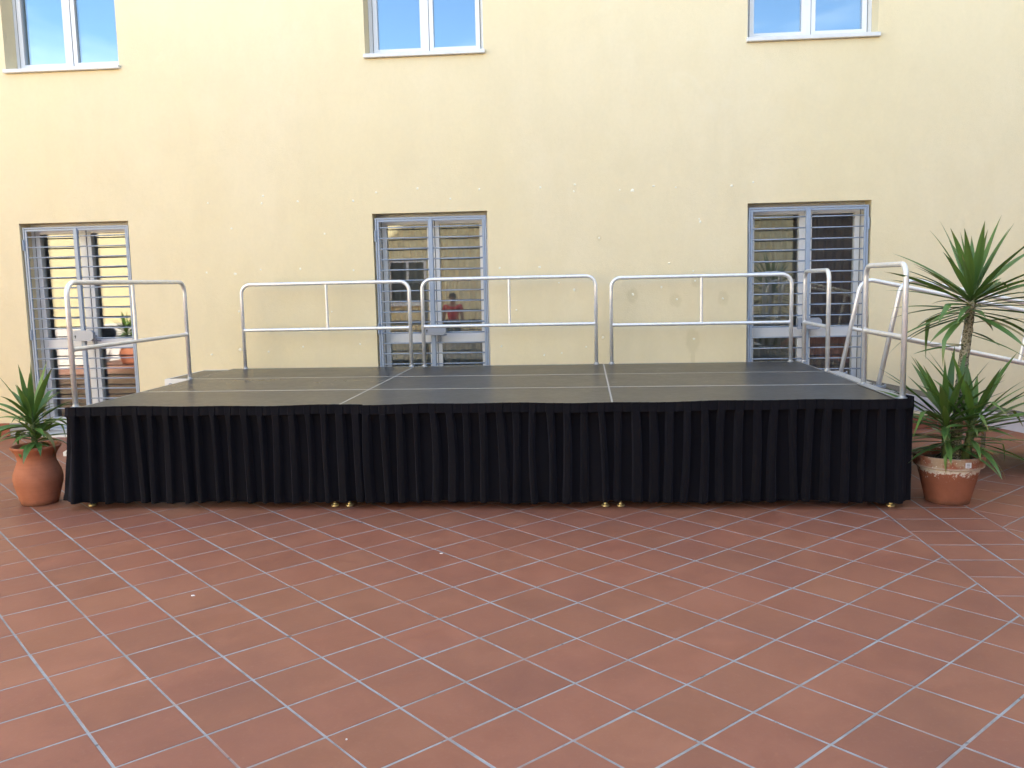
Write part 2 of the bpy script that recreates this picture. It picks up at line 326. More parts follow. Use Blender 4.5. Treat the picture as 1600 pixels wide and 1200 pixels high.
def share(name, mesh, parent=None, loc=(0, 0, 0), rot=(0, 0, 0)):
    o = bpy.data.objects.new(name, mesh); COL.objects.link(o); o.parent = parent; o.location = loc; o.rotation_euler = rot; return o
def empty(name, loc=(0, 0, 0), rz=0):
    o = bpy.data.objects.new(name, None); COL.objects.link(o); o.location = loc; o.rotation_euler = (0, 0, rz); o.empty_display_size = .1; return o
def tag(o, label, cat=None, group=None, kind=None):
    if label: o['label'] = label
    if cat: o['category'] = cat
    if group: o['group'] = group
    if kind: o['kind'] = kind
    return o
def arc_path(pts, r, n=7):
    """polyline with rounded corners"""
    P = [Vector(p) for p in pts]; out = [P[0]]
    for i in range(1, len(P)-1):
        a = (P[i-1]-P[i]).normalized(); b = (P[i+1]-P[i]).normalized()
        ang = a.angle(b); d = r/math.tan(ang/2); c = P[i]+(a+b).normalized()*(r/sin(ang/2))
        s0 = P[i]+a*d-c; s1 = P[i]+b*d-c; th = s0.angle(s1)
        for k in range(n+1):
            t = k/n; out.append(c+(s0*sin((1-t)*th)+s1*sin(t*th))/sin(th))
    out.append(P[-1]); return out

WY = 9.3442                      # face of the cream wall
SX, SY, SA, SZ = -3.785, 6.1458, -.0046, .7577   # front left corner, turn and height of the stage deck
def st(x, y): return (SX+x*cos(SA)-y*sin(SA), SY+x*sin(SA)+y*cos(SA))

# ------------------------------------------------------------------ ground and tiled courtyard floor
ground = tag(MB().quad((-150, -150, -.05), (150, -150, -.05), (150, 150, -.05), (-150, 150, -.05)).build('ground', 'conc'), 'bare ground around the courtyard buildings', kind='structure')
CX0, CX1, CY0, CY1 = -11.0, 9.0, -8.0, WY
floor = MB().box(CX0, CX1, CY0, CY1, -.045, -.0016).build('courtyard_floor', 'grout')
tag(floor, 'pale grey grouted floor of terracotta tiles across the courtyard', kind='structure')
OX, OY, TA, TA_A, TA_B = -.4816, 4.2728, .7865, .3195, .3133
BX0, BX1 = 2.062, 2.672          # straight strip of tiles running out from the wall
G = .0055                        # half joint
def clip(poly, axis, val, keep_less):
    out = []
    for i in range(len(poly)):
        a, b = poly[i], poly[(i+1) % len(poly)]
        ia = (a[axis] <= val) == keep_less; ib = (b[axis] <= val) == keep_less
        if ia: out.append(a)
        if ia != ib:
            t = (val-a[axis])/(b[axis]-a[axis]); out.append((a[0]+t*(b[0]-a[0]), a[1]+t*(b[1]-a[1])))
    return out
def area(p): return .5*sum(p[i][0]*p[(i+1) % len(p)][1]-p[(i+1) % len(p)][0]*p[i][1] for i in range(len(p)))
def inset(p, d):
    c = (sum(q[0] for q in p)/len(p), sum(q[1] for q in p)/len(p)); out = []
    n = len(p)
    for i in range(n):
        a, b, e = Vector(p[i-1]), Vector(p[i]), Vector(p[(i+1) % n])
        u = (b-a).normalized(); v = (e-b).normalized(); nu = Vector((-u.y, u.x)); nv = Vector((-v.y, v.x))
        k = 1+nu.dot(nv)
        out.append(tuple(b+(nu+nv)*(d/max(k, .35))))
    return out
def clean(p):
    out = []
    for q in p:
        if not out or (q[0]-out[-1][0])**2+(q[1]-out[-1][1])**2 > 4e-5: out.append(q)
    if len(out) > 2 and (out[0][0]-out[-1][0])**2+(out[0][1]-out[-1][1])**2 < 4e-5: out.pop()
    return out
tca, tsa = cos(TA), sin(TA); polys = []
eA = Vector((-tca, -tsa)); eB = Vector((tsa, -tca))
for i in range(-70, 75):
    for j in range(-70, 75):
        o = Vector((OX, OY))+eA*(i*TA_A)+eB*(j*TA_B)
        q = [o, o+eA*TA_A, o+eA*TA_A+eB*TA_B, o+eB*TA_B]
        q = [tuple(v) for v in q]
        if area(q) < 0: q.reverse()
        mnx, mxx = min(v[0] for v in q), max(v[0] for v in q); mny, mxy = min(v[1] for v in q), max(v[1] for v in q)
        if mxx < CX0 or mnx > CX1 or mxy < CY0 or mny > CY1: continue
        for side in (0, 1):
            p = clip(q, 0, BX0 if side == 0 else BX1, side == 0)
            if len(p) < 3: continue
            for ax, v, kl in ((0, CX0, False), (0, CX1, True), (1, CY0, False), (1, CY1-.012, True)):
                p = clip(p, ax, v, kl)
                if len(p) < 3: break
            if len(p) < 3: continue
            p = clean(p)
            if len(p) >= 3 and area(p) > .004: polys.append(p)
for c in (0, 1):
    x0 = BX0+c*.305; y = CY0+.1+c*.012
    while y < CY1-.05:
        y1 = min(y+.2865, CY1-.012); polys.append([(x0, y), (x0+.305, y), (x0+.305, y1), (x0, y1)]); y += .2865
def px(x, y, z):
    d = Vector((x, y, z-CAM_H)); zc = d.dot(fw)
    if zc < .2: return None
    return (800+F_PX*d.dot(r2)/zc, 600-F_PX*d.dot(u2)/zc)
rank = []
for k, p in enumerate(polys):
    a = 0; q = [px(x, y, 0) for x, y in p]
    if all(q):
        cx = sum(v[0] for v in q)/len(q); cy = sum(v[1] for v in q)/len(q); mx_, my_ = sum(v[0] for v in p)/len(p), sum(v[1] for v in p)/len(p)
        if -20 < cx < 1620 and cy < 1215 and not (-4.0 < mx_ < 2.4 and my_ > 6.35): a = abs(area(q))
    rank.append((a, k))
rank.sort(reverse=True); near = {k for a, k in rank[:298] if a > 60}
def tile_rings(mb, p, dz=0, tx=0, ty=0, c=(0, 0), g=None):
    g = random.uniform(.0046, .0058) if g is None else g
    o = inset(p, g); i_ = inset(p, g+.0016)
    def zz(q): return dz+(q[0]-c[0])*tx+(q[1]-c[1])*ty
    mb.rings([[(q[0], q[1], -.004) for q in o], [(q[0], q[1], -.0011+zz(q)) for q in o], [(q[0], q[1], zz(q)) for q in i_]], cap0=False)
rest = MB(); full = {}
for k, p in enumerate(polys):
    c = (sum(q[0] for q in p)/len(p), sum(q[1] for q in p)/len(p))
    dz, tx, ty = random.uniform(-.0007, 0), random.gauss(0, .0014), random.gauss(0, .0014)
    if k in near:
        isfull = len(p) == 4 and abs(area(p)-TA_A*TA_B) < 1e-4
        c = (c[0]+random.gauss(0, .0005), c[1]+random.gauss(0, .0005)); vr = random.randrange(5)
        if isfull and vr in full: o = share('floor_tile', full[vr], floor, (c[0], c[1], dz), (math.atan(ty), -math.atan(tx), random.gauss(0, .0007)))
        else:
            mb = MB(); tile_rings(mb, [(q[0]-c[0], q[1]-c[1]) for q in p], g=.0045+.0003*vr); o = mb.build('floor_tile', 'tile', floor)
            o.location = (c[0], c[1], dz); o.rotation_euler = (math.atan(ty), -math.atan(tx), 0)
            if isfull: full[vr] = o.data
    else: tile_rings(rest, p, dz, tx, ty, c)
rt_ = rest.build('far_floor_tiles', 'tile', floor); rt_['kind'] = 'stuff'

# ------------------------------------------------------------------ the cream building
BH = 7.6; BLX, BRX = -11.0, 9.0
bld = empty('cream_building', (0, WY, 0)); tag(bld, 'two storey cream rendered building behind the black stage, with barred glazed doors', 'building')
DOORS = [(-6.203, -4.945), (-2.221, -.981), (1.735, 2.985)]; DZ = 2.386
WINS = [(-6.203, -4.925), (-2.230, -.978), (1.716, 3.004)]; WZ0, WZ1 = 3.99, 5.55
def wall_sheet():
    xs = sorted({BLX, BRX} | {v for d in DOORS for v in d} | {v for d in WINS for v in d}); zs = [-.04, DZ, WZ0, WZ1, BH]
    def hole(x, z):
        return any(a < x < b and z < DZ for a, b in DOORS) or any(a < x < b and WZ0 < z < WZ1 for a, b in WINS)
    mb = MB()
    for i in range(len(xs)-1):
        for j in range(len(zs)-1):
            if hole((xs[i]+xs[i+1])/2, (zs[j]+zs[j+1])/2): continue
            a, b, c, d = xs[i], xs[i+1], zs[j], zs[j+1]
            mb.quad((a, 0, c), (b, 0, c), (b, 0, d), (a, 0, d)); mb.quad((b, .36, c), (a, .36, c), (a, .36, d), (b, .36, d))
    for L_, z0, z1 in ((DOORS, -.04, DZ), (WINS, WZ0, WZ1)):
        for a, b in L_:
            mb.quad((a, 0, z0), (a, 0, z1), (a, .36, z1), (a, .36, z0)); mb.quad((b, 0, z1), (b, 0, z0), (b, .36, z0), (b, .36, z1))
            mb.quad((a, 0, z1), (b, 0, z1), (b, .36, z1), (a, .36, z1)); mb.quad((a, 0, z0), (a, .36, z0), (b, .36, z0), (b, 0, z0))
    mb.quad((BLX, 0, BH), (BRX, 0, BH), (BRX, .36, BH), (BLX, .36, BH))
    return mb
wo_ = wall_sheet().build('wall', 'wall', bld)
MB().box(BLX, BRX, 6.0, 6.3, 0, BH).build('rear_wall', 'inner', bld)
MB().box(BLX, BLX+.3, .36, 6.0, 0, BH).build('end_wall', 'inner', bld); MB().box(BRX-.3, BRX, .36, 6.0, 0, BH).build('end_wall', 'inner', bld)
MB().box(BLX-.1, BRX+.1, -.12, 6.4, BH, BH+.22).build('roof', 'roof', bld)
MB().box(BLX+.3, BRX-.3, .36, 6.0, 2.95, 3.2).build('floor_slab', 'inner', bld); MB().box(BLX+.3, BRX-.3, .36, 6.0, -.04, .03).build('interior_floor', 'inner_floor', bld)
for x in (-3.6, .4): MB().box(x, x+.15, .36, 6.0, .03, 2.95).build('partition_wall', 'inner', bld)

def rect_frame(mb, x0, x1, z0, z1, w, y0, y1, wb=None, wt=None, wr=None):
    wb = w if wb is None else wb; wt = w if wt is None else wt; wr = w if wr is None else wr
    mb.cbox(x0, x0+w, y0, y1, z0, z1, .002); mb.cbox(x1-wr, x1, y0, y1, z0, z1, .002)
    mb.cbox(x0+w, x1-wr, y0+.001, y1-.001, z0, z0+wb, .002); mb.cbox(x0+w, x1-wr, y0+.001, y1-.001, z1-wt, z1, .002)
    return mb
# upper windows
for k, (a, b) in enumerate(WINS):
    w = rect_frame(MB(), a+.002, b-.002, WZ0+.045, WZ1-.002, .048, .205, .275).build('window', 'white', bld)
    m = (a+b)/2
    lx = [(a+.052, m+.012, .048, .050), (m+.014, b-.052, .050, .048)]
    for q, (x0, x1, wl_, wr_) in enumerate(lx):
        y0 = .192
        lf = rect_frame(MB(), x0, x1, WZ0+.075, WZ1-.05, wl_ if q == 0 else .062, y0, .262, .062, .06, .078 if q == 0 else .048).build('casement', 'white', w)
        MB().box(x0+wl_-.01, x1-.04, y0+.03, y0+.046, WZ0+.12, WZ1-.1).build('pane', 'glass_win', w)
    MB().cbox(m-.002, m+.026, .184, .1915, WZ0+.09, WZ1-.06, .002).build('meeting_bead', 'white', w)
    for x in (a+.0505, m+.0295, b-.0505): MB().box(x-.0022, x+.0022, .1905, .1918, WZ0+.08, WZ1-.055).build('gap_shade_strip', 'black', w)  # black strips: shade of the gaps round the casements put in as colour
    MB().box(m-.008, m+.03, .182, .1845, WZ0+.078, WZ0+.084).build('drain_slot', 'black', w)
    MB().cbox(a-.012, b+.016, -.045, .204, WZ0+.003, WZ0+.043, .004).build('sill', 'marble', w)
# barred glazed doors
def door(a, b, k):
    d = rect_frame(MB(), a+.002, b-.002, .03, DZ-.002, .052, .20, .28, .03).build('door', 'white', bld)
    m = (a+b)/2+(.012, .0, .01)[k]
    for q, (x0, x1) in enumerate(((a+.056, m-.002), (m+.002, b-.056))):
        wl_, wr_ = (.052, .062) if q == 0 else (.066, .052)
        lf = MB(); rect_frame(lf, x0, x1, .065, DZ-.058, wl_, .188, .262, .12, .055, wr_)
        lf.cbox(x0+wl_, x1-wr_, .1895, .2605, .985, 1.082, .002)
        lf.build('leaf', 'white', d)
        MB().box(x0+wl_-.008, x1-wr_+.008, .218, .236, 1.075, DZ-.105).build('pane', 'glass_door', d)
        MB().box(x0+wl_-.008, x1-wr_+.008, .218, .236, .175, .99).build('pane', 'glass_door', d)
    MB().cbox(m-.016, m+.018, .176, .1875, .075, DZ-.065, .003).build('meeting_bead', 'white', d)
    for x in (a+.0545, m+.0205, b-.0545): MB().box(x-.0028, x+.0028, .1862, .1878, .07, DZ-.06).build('gap_shade_strip', 'black', d)  # dark gap between frame and leaf, its shade drawn as a black strip
    h = MB(); h.cbox(m+.028, m+.056, .170, .1875, .98, 1.13, .004); h.tube([(m+.042, .168, 1.07), (m+.042, .135, 1.07), (m+.03, .132, 1.07), (m+.13, .132, 1.07)], .009, 8); h.build('handle', 'steel', d)
    MB().cbox(a-.02, b+.02, -.10, .30, -.012, .028, .005).build('threshold', 'marble', d)
    # grille: two leaves of round bars in a flat frame
    g0, g1, gz0, gz1 = a+.018, b-.018, .07, DZ-.044
    gm = (g0+g1)/2+(.0, .0, .0)[k]
    fr = MB(); rect_frame(fr, g0, g1, gz0, gz1, .018, .022, .05); g = fr.build('security_grille', 'grille', bld)
    lf = MB()
    rect_frame(lf, g0+.021, gm-.004, gz0+.021, gz1-.021, .022, .026, .048); lf.build('grille_leaf', 'grille', g)
    lf = MB(); rect_frame(lf, gm+.004, g1-.021, gz0+.021, gz1-.021, .022, .026, .048); lf.build('grille_leaf', 'grille', g)
    MB().cbox(gm-.022, gm+.022, .012, .0255, gz0+.02, gz1-.02, .003).build('centre_strip', 'grille', g)
    n = 20; zs = [gz1-.105-i*.1135 for i in range(n)]
    for s_, (x0, x1) in enumerate(((g0+.03, gm-.012), (gm+.012, g1-.03))):
        me = None
        for z in zs:
            if z < gz0+.05: continue
            if me is None:
                o = MB().tube([(x0, .037, 0), (x1, .037, 0)], .0068, 8).build('bar', 'grille', g, True); me = o.data
            else: o = share('bar', me, g)
            o.location.z = z
    for x in (g0-.004, g1-.010):
        for z in (2.15, 1.15, .3): MB().tube([(x+.007, .014, z-.06), (x+.007, .014, z+.06)], .010, 10).build('hinge', 'grille', g, 'auto')
    lb = MB(); pts = [(gm-.10, 1.075), (gm+.115, 1.075), (gm+.142, 1.10), (gm+.142, 1.165), (gm+.115, 1.19), (gm-.10, 1.19)]
    lb.rings([[(x, -.028, z) for x, z in pts], [(x, .0255, z) for x, z in pts]]); lo = lb.build('lock_box', 'steel', g)
    kh = MB(); kh.tube([(gm-.062, -.0285, 1.13), (gm-.062, -.031, 1.13)], .009, 12); kh.box(gm-.066, gm-.058, -.031, -.0282, 1.105, 1.125); kh.build('keyhole', 'black', g)
for k, (a, b) in enumerate(DOORS): door(a, b, k)
# terracotta skirting tiles along the foot of the wall
x = BLX+.02; sk = None
while x < BRX-.35:
    if not any(a-.03 < x+.31 and x < b+.03 for a, b in DOORS):
        if -7.4 < x < 6:
            if sk is None:
                sk = MB().cbox(0, .313, -.013, -.002, .002, .15, .002).build('skirting_tile', 'skirt_tile', bld); sk.location.x = x
            else: share('skirting_tile', sk.data, bld, (x, random.uniform(-.001, .001), 0))
    x += .3195
mbk = MB()
for (x0, x1) in ((BLX, DOORS[0][0]-.03), (DOORS[0][1]+.03, DOORS[1][0]-.03), (DOORS[1][1]+.03, DOORS[2][0]-.03), (DOORS[2][1]+.03, BRX)): mbk.box(x0, x1, -.010, -.0015, 0, .149)
mbk.build('skirting_joint', 'grout', bld)
PATCH = [(-4.03,2.55),(-3.41,2.61),(-3.43,2.53),(-3.03,2.54),(-3.78,2.27),(-2.75,2.19),(-2.17,2.61),(-2.42,2.53),(-1.72,2.64),(-1.37,2.52),(-1.06,2.61),(-3.77,1.78),(-3.48,1.82),(-3.04,1.82),(-2.45,1.79),(-4.09,1.8),(-0.41,2.61),(-0.06,2.56),(-0.86,1.78),(-0.43,1.78),(-0.69,1.33),(-0.86,0.94),(-0.4,0.84),(-0.23,1.61),(-3.75,1.37),(-3.76,0.95),(-4.09,0.9),(-3.44,0.92),(-3.05,0.97),(-2.71,1.35),(-2.41,0.99),(-0.05,2.63),(0.42,2.56),(0.55,2.55),(0.77,2.59),(1.0,2.57),(1.57,2.57),(1.79,2.6),(1.24,2.24),(1.25,2.21),(0.2,2.07),(0.93,1.79),(-0.07,1.53),(0.55,1.47),(1.01,1.41),(1.2,1.6),(1.49,1.41),(0.85,1.54),(0.23,1.02),(0.05,0.92),(-0.21,0.86),(1.19,0.99),(1.18,1.7)]
BIGP = {1: 1.5, 33: 1.9, 3: 1.2, 11: 1.3, 25: 1.4}
for k, (x, z) in enumerate(PATCH):
    r = random.uniform(.009, .015)*BIGP.get(k, 1); n = 10; ph = [random.uniform(.7, 1.25) for _ in range(n)]
    R0 = [(x+r*ph[i]*cos(2*pi*i/n), -.0003, z+r*ph[i]*sin(2*pi*i/n)) for i in range(n)]
    R1 = [(x+.75*r*ph[i]*cos(2*pi*i/n), -.0032, z+.75*r*ph[i]*sin(2*pi*i/n)) for i in range(n)]
    MB().rings([R0, R1], cap0=False).build('filler_patch', 'patch', bld, True)

# curtains inside the two right hand doors
def curtain(x0, x1, z0, z1, y, amp, per, seed, label, mat='curtain'):
    rnd = random.Random(seed); n = int((x1-x0)/.012); cols = []
    ph = 0
    for i in range(n+1):
        x = x0+(x1-x0)*i/n; ph += 2*pi*.012/per*rnd.uniform(.7, 1.4); cols.append((x, ph))
    mb = MB(); R = []
    for j in range(9):
        z = z1+(z0-z1)*j/8; a = amp*(.35+.65*min(1, j/3))
        R.append([(x, y+a*sin(q+.25*sin(j*.7+x*3)), z) for x, q in cols])
    R.reverse(); mb.rings(R, False, False, False)
    o = mb.build('curtain', mat, None, True)
    rod = MB().tube([(x0-.05, y, z1+.012), (x1+.05, y, z1+.012)], .012, 8).build('curtain_rod', 'white', o)
    return tag(o, label, 'curtain', None)
yb = WY+.52
curtain(-2.20, -1.62, .06, 2.62, yb, .022, .13, 1, 'beige pleated curtain behind left leaf of the middle barred door')
curtain(-1.56, -1.00, .06, 2.62, yb, .022, .12, 2, 'beige pleated curtain behind right leaf of the middle barred door')
curtain(1.76, 2.34, .06, 2.62, yb, .022, .13, 3, 'beige pleated curtain behind left leaf of the rightmost barred door')
curtain(2.40, 2.97, .06, 2.62, yb+.05, .026, .10, 4, 'dark brown pleated curtain behind right leaf of the rightmost barred door', 'curtain_dark')

# ------------------------------------------------------------------ the stage: nine platforms
leg_me = MB().lathe([(.024, .075), (.024, SZ-.09)], 14).build('leg', 'alu').data
bpy.data.objects.remove(bpy.data.objects['leg'])
ft = MB(); ft.lathe([(.006, .03), (.006, .075)], 10); ft.lathe([(.027, .0), (.029, .003), (.028, .012), (.015, .016), (.013, .026), (.007, .028)], 20); ft.lathe([(.014, .050), (.016, .052), (.016, .060), (.014, .062)], 6)
foot_me = ft.build('levelling_foot', 'brass', None, 'auto').data; bpy.data.objects.remove(bpy.data.objects['levelling_foot'])
e = .0055
fm = MB(); fm.box(.001, 1.999, .001, .001+e, SZ-.10, SZ); fm.box(.001, 1.999, .999-e, .999, SZ-.10, SZ); fm.box(.001, .001+e, .001+e, .999-e, SZ-.10, SZ); fm.box(1.999-e, 1.999, .001+e, .999-e, SZ-.10, SZ)
fr_me = fm.build('edge_frame', 'alu_flat').data; bpy.data.objects.remove(bpy.data.objects['edge_frame'])
dk_me = MB().box(.0068, 1.9932, .0068, .9932, SZ-.022, SZ-.0012).build('deck_board', 'deck').data; bpy.data.objects.remove(bpy.data.objects['deck_board'])
rows = ['front', 'middle', 'rear']; cols = ['left', 'centre', 'right']
for r in range(3):
    for c in range(3):
        x, y = st(2*c, r); o = empty('stage_platform', (x, y, 0), SA)
        tag(o, f'dark topped stage platform, {cols[c]} one of the {rows[r]} row', 'platform', 'platforms that make up the black stage')
        jz = random.uniform(-.0012, .0008)
        share('deck_board', dk_me, o, (0, 0, jz)); share('edge_frame', fr_me, o, (0, 0, jz*.5))
        for lx in (.055, 1.945):
            for ly in (.07, .93):
                l = share('leg', leg_me, o, (lx, ly, 0)); share('levelling_foot', foot_me, l)

# pleated skirts
def skirt(name, pts, s_len_pts, label, seed, top_extra, flare):
    """pts: rounded polyline (local x,y) ; pleats run along it"""
    rnd = random.Random(seed)
    P = [Vector((p[0], p[1], 0)) for p in pts]
    # resample
    L = [0]
    for i in range(1, len(P)): L.append(L[-1]+(P[i]-P[i-1]).length)
    tot = L[-1]; per = .1185; npl = max(1, round(tot/per)); per = tot/npl
    def at(s):
        s = min(max(s, 0), tot)
        for i in range(1, len(L)):
            if s <= L[i]+1e-9:
                t = (s-L[i-1])/max(1e-9, L[i]-L[i-1]); d = (P[i]-P[i-1]).normalized()
                return P[i-1].lerp(P[i], t), Vector((d.y, -d.x, 0))
        return P[-1], Vector(((P[-1]-P[-2]).normalized().y, -(P[-1]-P[-2]).normalized().x, 0))
    pl = [dict(w=rnd.uniform(.30, .44), lean=rnd.gauss(0, .09), amp=rnd.uniform(.8, 1.15), hem=rnd.uniform(-.005, .007), tap=rnd.uniform(-.17, .06), ph=rnd.uniform(0, 6), bow=rnd.gauss(0, .05)) for _ in range(npl+1)]
    ZS = [0, .006, .02, .045, .064, .068, .070, .076, .10, .15, .22, .30, .38, .46, .54, .61, .67, .705, .725]
    R = []
    for z in ZS:
        row = []
        f = z/.725; body = 0 if z < .069 else 1
        g = 0 if z < .069 else min(1, .45+(z-.07)/.09)
        for i in range(npl):
            q = pl[i]; nx = pl[i+1]
            w = q['w']+(q['tap']*min(1, f*2.2) if body else 0); c = .45+((q['lean']*f+q['bow']*sin(pi*f)) if body else 0)
            ul, ur = c-w/2, c+w/2; tr = .045+.07*f
            gl = 1-(ur+tr)+ (pl[i+1]['w']*0); g0, g1 = ur+tr, 1.0
            prof = [(max(ul-tr, .0), 0), (ul-tr*.35, .72), (ul+.025, .98), (c-.05, 1.03), (c+.05, 1.02), (ur-.025, .97), (ur+tr*.3, .72), (g0, .02), (g0+(g1-g0)*.35, -.10), (g0+(g1-g0)*.75, -.06)]
            for u, dp in prof:
                s = (i+u)*per
                if body: fold = .040*(1-g)+.052*q['amp']*g*dp*(1-.25*f)-.012*g+.006*sin(2*pi*(u+.15)+q['ph'])*f
                else: fold = .036+.0025*sin(2*pi*u+q['ph'])-(.007 if u in (prof[7][0], prof[0][0]) else 0)+(.003 if z > .055 else 0)
                p, n = at(s)
                off = fold+flare(s/tot)*f**1.2+.006*sin(s*2.1+seed)*(.3+f)
                wav = .004*sin(s*3.3+seed)+.003*sin(s*9.1+seed*2)
                ztop = SZ+.014+wav*.8+top_extra(s/tot)
                hem = .053+q['hem']*(1-u)+nx['hem']*u+.005*sin(s*5+seed)
                zz = ztop-(ztop-hem)*(z/.725)
                lx, ly = p.x+n.x*off, p.y+n.y*off
                X, Y = st(lx, ly); row.append((X, Y, zz))
        R.append(row)
    R.reverse(); mb = MB(); mb.rings(R, False, False, False)
    o = mb.build(name, 'skirt', None, 'auto')
    md = o.modifiers.new('thickness', 'SOLIDIFY'); md.thickness = .002; md.offset = -1
    return tag(o, label, 'stage skirt', 'black skirts round the stage')
def rpath(pts, r): return [(v.x, v.y) for v in arc_path([(a, b, 0) for a, b in pts], r, 8)]
skirt('stage_skirt', rpath([(-.034, 1.05), (-.030, -.024), (2.225, -.024)], .05), None, 'black pleated skirt hung round the left front of the stage, shorter of the two', 3, lambda t: .006 if t > .325 else (-.034 if t < .30 else -.034+.04*(t-.30)/.025), lambda t: .085*min(1, max(0, (.47-t)/.14)))
skirt('stage_skirt', rpath([(2.185, -.028), (6.032, -.024), (6.032, .95)], .07), None, 'long black pleated skirt along the centre and right front of the stage', 5, lambda t: (.006+.012*max(0, (t-.5)*2)) if t < .8 else .016-.05*(t-.8)/.2, lambda t: .03*max(0, (t-.72)/.28))

# ------------------------------------------------------------------ guard rails
TR = .0195
def guard_rail(label, p0, p1, h=.905, mid=.415, posts=(.5,), corner=.10, z0=0, group='guard rails clamped to the stage edge'):
    """p0,p1 local stage points of the two feet"""
    a = Vector((*st(*p0), SZ+z0)); b = Vector((*st(*p1), SZ+z0)); o = empty('guard_rail', a)
    d = b-a; ln = d.length; d.normalize()
    P = arc_path([(0, 0, 0), (0, 0, h), tuple(d*ln+Vector((0, 0, h))), tuple(d*ln)], corner, 8)
    MB().tube(P, TR, 14).build('hoop', 'alu', o, True)
    MB().tube([d*.012+Vector((0, 0, mid)), d*(ln-.012)+Vector((0, 0, mid))], TR*.9, 12).build('mid_rail', 'alu', o, 'auto')
    for t in (0, ln):
        s = d*t+Vector((0, 0, mid)); e_ = d*(.03 if t == 0 else -.03)
        MB().tube([s+e_*.4, s+e_*.9], TR*1.12, 12).build('weld', 'alu', o, 'auto')
    for t in posts: MB().tube([d*ln*t+Vector((0, 0, mid+.01)), d*ln*t+Vector((0, 0, h-.012))], TR*.8, 12).build('stanchion', 'alu', o, 'auto')
    for t in (0, ln):
        q = d*t; c = MB(); c.lathe([(.034, .0005), (.034, .006), (.024, .009), (.022, .022)], 18, c=(q.x, q.y)); c.build('foot_flange', 'galv', o, 'auto')
    return tag(o, label, 'guard rail', group)
guard_rail('aluminium guard rail at the stage rear, leftmost, left of the middle door', (.160, 2.945), (1.975, 2.945), .90, .415, (.51,))
guard_rail('aluminium guard rail at the stage rear, centre one, crossing the middle door', (2.113, 2.945), (3.925, 2.945), .915, .424, (.505,))
guard_rail('aluminium guard rail at the stage rear, reaching the rightmost door', (4.083, 2.945), (5.900, 2.945), .89, .406, (.505,))
guard_rail('aluminium guard rail along the left side of the stage above the potted plant', (-.02, .075), (-.01, 1.975), .935, .435, (.5,))
guard_rail('short aluminium guard rail in front of the rightmost door at the stage rear', (6.02, 2.90), (6.02, 2.03), .915, .402, (), .085)
guard_rail('short aluminium guard rail at the right front corner of the stage', (6.015, .965), (6.022, .125), .935, .43, (), .085)

# ------------------------------------------------------------------ ramp at the right
ZR = -.012; SL = -.226; RL = (SZ+ZR-.02)/-SL
rx0 = 6.07
ramp = empty('access_ramp', (*st(rx0, 0), 0), SA); tag(ramp, 'aluminium access ramp with dark top sloping down from the right of the stage', 'ramp')
def rz(x, off=0): return SZ+ZR+SL*x+off
def slab(mb, x0, x1, y0, y1, t0, t1):
    mb.v += [(x0, y0, rz(x0, t0)), (x1, y0, rz(x1, t0)), (x1, y1, rz(x1, t0)), (x0, y1, rz(x0, t0)), (x0, y0, rz(x0, t1)), (x1, y0, rz(x1, t1)), (x1, y1, rz(x1, t1)), (x0, y1, rz(x0, t1))]
    n = len(mb.v)-8; mb.f += [tuple(n+i for i in q) for q in ((0, 3, 2, 1), (4, 5, 6, 7), (0, 1, 5, 4), (1, 2, 6, 5), (2, 3, 7, 6), (3, 0, 4, 7))]; return mb
slab(MB(), .02, RL-.35, 1.035, 1.965, -.035, 0).build('ramp_deck', 'ramp_top', ramp)
for y0, y1 in ((1.0, 1.034), (1.966, 2.0)):
    sb = slab(MB(), .0, RL-.5, y0, y1, -.125, -.004); s1 = sb.build('side_beam', 'alu_side', ramp)
    yy = (y0-.004, y0+.001) if y0 < 1.5 else (y1-.001, y1+.004)
    slab(MB(), .0, RL-.5, yy[0], yy[1], -.062, -.045).build('beam_rib', 'alu_side', ramp); slab(MB(), .0, RL-.5, yy[0], yy[1], -.125, -.112).build('beam_rib', 'alu_side', ramp)
slab(MB(), RL-.349, RL-.02, 1.04, 1.96, -.012, .002).build('toe_flap', 'alu_side', ramp)
MB().box(-.064, .03, 1.02, 1.98, SZ+.0005, SZ+.005).build('hinge_plate', 'alu_flat', ramp)
for x in (1.3, 2.4):
    for y in (1.08, 1.92): MB().lathe([(.03, .0), (.03, .008), (.02, .01), (.02, rz(x, -.04))], 12, c=(x, y)).build('ramp_leg', 'alu', ramp, 'auto')
MB().cbox(-.10, -.02, .12, .985, SZ+.0006, SZ+.010, .002).build('corner_plate', 'galv', ramp)
th = math.atan(-SL)
def ramp_rail(y, label, x0, ln, stan):
    o = empty('ramp_handrail', (*st(rx0+x0, y), rz(x0)), SA)
    nx, nzv = sin(th), cos(th); ux, uz = cos(th), -sin(th); h = .885
    def pt(a, b): return Vector((ux*a+nx*b*.86, 0, uz*a+nzv*b))
    P = arc_path([pt(0, 0), pt(0, h), pt(ln, h), pt(ln, .0)], .11, 8)
    MB().tube(P, TR, 14).build('hoop', 'alu', o, True)
    MB().tube([pt(.01, .425), pt(ln-.01, .425)], TR*.9, 12).build('mid_rail', 'alu', o, 'auto')
    for s in stan: MB().tube([pt(s, .435), pt(s, h-.012)], TR*.8, 12).build('stanchion', 'alu', o, 'auto')
    for s in (0, ln):
        c = MB(); q = pt(s, 0); c.v = []; c.cbox(q.x-.055, q.x+.055, -.03, .03, q.z-.004, q.z+.012, .003); c.build('clamp', 'steel', o)
        c = MB(); c.tube([q+Vector((-.04, -.034, .01)), q+Vector((-.04, -.034, .03))], .008, 8); c.tube([q+Vector((.045, -.034, .01)), q+Vector((.045, -.034, .028))], .008, 8); c.build('bolt', 'steel', o, 'auto')
    return tag(o, label, 'handrail', 'handrails of the access ramp')
